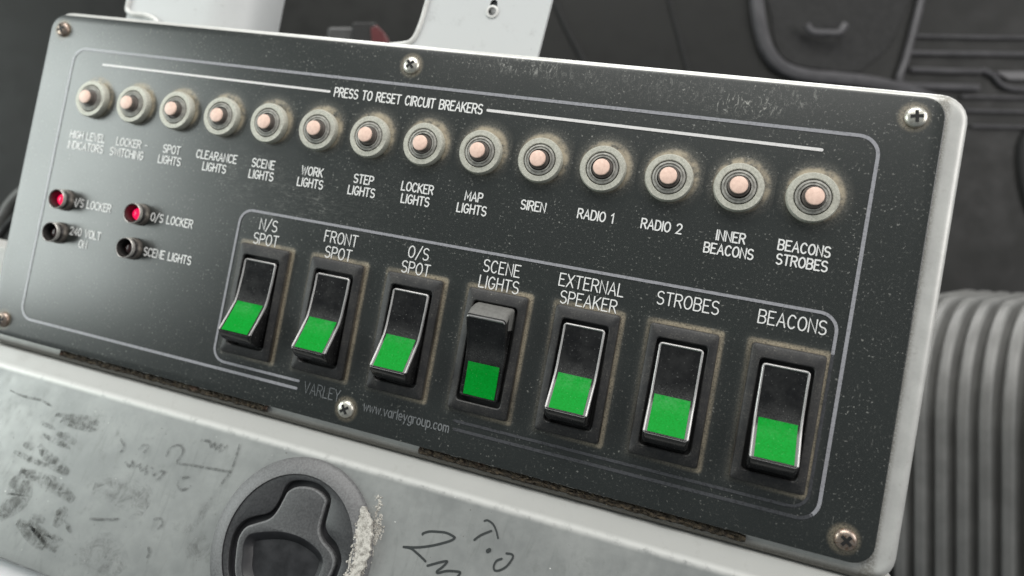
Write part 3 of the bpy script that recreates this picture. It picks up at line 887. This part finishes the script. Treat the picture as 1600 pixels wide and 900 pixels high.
# ================================================================== brackets behind the panel
def outline_plate(mbx, P, z0, z1, mi=0, mis=None, bev=.02):
    P = ccw(P)
    mbx.loft([[(p[0], p[1], z0) for p in P], [(p[0], p[1], z1-bev) for p in P], [(p[0], p[1], z1) for p in shrink(P, bev)]], mis=mis, mi=mi)
b2 = thing('mounting_bracket', 'pale grey metal bracket with a slotted hole, standing behind the middle of the panel', 'bracket', group='grey brackets behind the panel')
mb = MB()
edge = [(5.28, 2.6), (5.28, 3.40), (5.60, 3.46), (5.72, 3.52), (5.80, 3.66), (5.86, 3.95), (5.90, 4.33), (6.0, 5.0), (6.1, 5.8)]
P = edge+[(8.37, 5.8), (8.30, 4.49), (8.225, 3.45), (8.2, 2.6)]
slot = arc(7.22, 4.36, .07, .07, 0, 180, 6)+arc(7.22, 4.20, .07, .07, 180, 360, 6)
mb.loft([[(p[0], p[1], z) for p in ccw(P)] for z in (-1.40, -1.31)], True, False)
mb.holed(P, slot, -1.31)
mb.loft([[(p[0], p[1], z) for p in ccw(slot)] for z in (-1.31, -1.40)], False, False, mi=1)
mb.build('upright', ['bracket', 'groove'], b2, smooth=False)
mb = MB()
tube(mb, [(x, y, -1.30) for x, y in smooth_path(edge[1:], 5)], .045, 10)
mb.build('folded_edge', 'bracket_edge', b2)
mb = MB()
mb.lathe([(.12, 0), (.12, .02), (.10, .03), (.08, .03), (.075, -.01)], 24, cap1=False)
mb.build('hole_rim', 'bracket_edge', b2, loc=(7.22, 4.20, -1.31))
b1 = thing('mounting_bracket', 'pale grey metal bracket rounded away on its right, standing behind the left of the panel', 'bracket', group='grey brackets behind the panel')
mb = MB()
prof = [(-1.12, -1.35), (0.85, -1.35)]+[(0.85+.85*math.sin(math.radians(a)), -2.2+.85*math.cos(math.radians(a))) for a in range(10, 91, 10)]+[(1.70, -2.7)]
back = [(x-.05*(1 if i > 1 else 0), z-.1) for i, (x, z) in reversed(list(enumerate(prof)))]
pp = prof+back
def b1y(x): return 2.6
mb.loft([[(x, y, z) for x, z in pp] for y in (2.6, 6.2)])
b1p = mb.build('upright', 'bracket', b1, angle=30)
mb = MB()
tube(mb, smooth_path([(-1.06, 6.2, -1.33), (-1.10, 4.6, -1.33), (-1.12, 3.84, -1.33), (-1.11, 3.64, -1.33), (-.95, 3.56, -1.31), (-.56, 3.55, -1.31), (-.25, 3.44, -1.31), (-.1, 3.2, -1.31)], 5), .05, 10)
mb.build('folded_edge', 'bracket_edge', b1)

# ================================================================== the dark cab behind
D = 26.0
K = D/1100.0
O = CC+CR[2]*D
TW = W @ Matrix(((cx[0], cy[0], cz[0], O[0]*U), (cx[1], cy[1], cz[1], O[1]*U), (cx[2], cy[2], cz[2], O[2]*U), (0, 0, 0, 1)))
def tp(px, py): return ((px-800)*K, (385-py)*K)       # outlines measured on the trim wall
trim = thing('cab_trim', 'black moulded plastic cab lining with a recess, handle and ribs, far behind the panel', 'cab lining', TW)
mb = MB()
mb.box(-26, 24, -18, 12, -1.5, 0)
wall = mb.build('wall_panel', 'trim', trim, smooth=False)
def seam(P, w, z=.02, mat='groove', name='seam', par=None):
    m = MB()
    q = smooth_path([tp(*p) for p in P], 6)
    tube(m, [(a, b, z) for a, b in q], w, 8)
    return m.build(name, mat, par or trim)
seam([(860, -30), (872, 15), (912, 95), (960, 180)], .12)
seam([(1040, -30), (1048, 10), (1072, 100), (1090, 180)], .09)
# recess rim and pocket
rim = [(1178, -40), (1182, 20), (1190, 60), (1200, 85), (1222, 108), (1262, 120), (1340, 128), (1400, 140), (1460, 160)]
seam(rim, .26, .12, 'trim_rim', 'recess_rim')
pk = MB()
P = [tp(*p) for p in [(1205, -60), (1205, 30), (1212, 75), (1232, 98), (1270, 108), (1335, 114), (1360, 100), (1395, 60), (1420, -60)]]
P = smooth_path(P, 4, True)
outline_plate(pk, P, .0, .05, bev=.03)
pk.build('recess', 'groove', trim)
m = MB()
q = [tp(*p) for p in [(1252, 45), (1262, 56), (1282, 57), (1302, 57), (1312, 44)]]
tube(m, [(a, b, .45) for a, b in smooth_path(q, 5)], .13, 10)
m.build('pull_handle', 'trim_rim', trim)
seam([(1446, -40), (1428, 35), (1412, 95), (1402, 125), (1412, 135), (1460, 137), (1525, 139)], .13, .12, 'trim_rim', 'moulded_edge')
for y, x0, x1, w in ((58, 1428, 1700, .06), (84, 1418, 1700, .09), (110, 1420, 1530, .10), (152, 1500, 1700, .06), (174, 1505, 1700, .06), (198, 1515, 1700, .06)):
    seam([(x0, y), ((x0+x1)/2, y+2), (x1, y+3)], w, .10, 'trim_rim', 'rib')
seam([(1530, 110), (1548, 118), (1580, 140), (1700, 142)], .1, .1, 'trim_rim', 'rib')
m = MB()
outline_plate(m, [tp(*p) for p in [(1552, 113), (1700, 113), (1700, 128), (1572, 126)]], .0, .15)
m.build('raised_pad', 'trim_rim', trim)
seam([(1620, 190), (1597, 230), (1602, 300), (1630, 380)], .2, .05, 'groove')
# clutter glimpsed between the brackets
O2 = CC+CR[2]*19.0
K2 = 19.0/1100.0
TW2 = W @ Matrix(((cx[0], cy[0], cz[0], O2[0]*U), (cx[1], cy[1], cz[1], O2[1]*U), (cx[2], cy[2], cz[2], O2[2]*U), (0, 0, 0, 1)))
def t2(px, py): return ((px-800)*K2, (385-py)*K2)
conn = thing('cable_connector', 'small black and red cable connector behind the panel between the two brackets', 'connector', TW2)
m = MB(); a, b = t2(552, 38), t2(590, 85); m.box(a[0], b[0], b[1], a[1], -.5, .2, .05); m.build('plug_body', 'groove', conn)
m = MB(); P = [t2(*p) for p in ((582, 48), (592, 44), (604, 56), (612, 85), (584, 85))]; outline_plate(m, P, -.3, .3, bev=.04); m.build('red_clip', 'red_plastic', conn)
gb = thing('junction_box', 'small grey box just left of the black and red connector behind the panel', 'box', TW2)
m = MB(); a, b = t2(506, 36), t2(548, 90); m.box(a[0], b[0], b[1], a[1], -1.2, -.3, .08); m.build('lid', 'grey_plastic', gb)
hose = thing('cable', 'grey cable curving through the dark beyond the left edge of the panel', 'cable', TW2)
m = MB(); tube(m, [(*t2(*p), 0) for p in smooth_path([(-60, 420), (-20, 385), (0, 350), (18, 318), (42, 296), (90, 270)], 5)], .16, 12); m.build('sheath', 'cable', hose)
m = MB(); tube(m, [(*t2(*p), .1) for p in smooth_path([(-60, 440), (-20, 405), (2, 372), (22, 345), (60, 310), (110, 290)], 5)], .10, 12); m.build('core_wire', 'groove', hose)

# ================================================================== ribbed rubber bellows on the right
D3 = 17.0
K3 = D3/1100.0
O3 = CC+CR[2]*D3
TW3 = W @ Matrix(((cx[0], cy[0], cz[0], O3[0]*U), (cx[1], cy[1], cz[1], O3[1]*U), (cx[2], cy[2], cz[2], O3[2]*U), (0, 0, 0, 1)))
bell = thing('ribbed_bellows', 'grey ribbed rubber bellows beside the right end of the switch panel', 'bellows', TW3)
ax = Vector((.70, -.02, .71)).normalized()
per = Vector((.71, 0, -.70)).normalized()
up = Vector((0, 1, 0))
start = Vector(((1392-800)*K3, (385-476)*K3, 0))
mb = MB()
pitch = .43
loops = []
nr = 20
for k in range(nr*12+1):
    ph = k/12
    off = .17*math.cos(2*PI*(ph-.0))
    off = .30*min(1, 1.35*abs(math.sin(PI*ph)))**1.3-.2
    c = start+ax*(ph*pitch)
    w, h, r = 9.0, 9.0, 2.7
    x0, x1, y0, y1 = -off, w+off, -h-off, off
    loops.append([tuple(c+per*a+up*b) for a, b, _ in rr(x0, x1, y0, y1, r+off, 0, 12)])
mb.loft(loops)
mb.build('ribs', 'bellows', bell, angle=80)
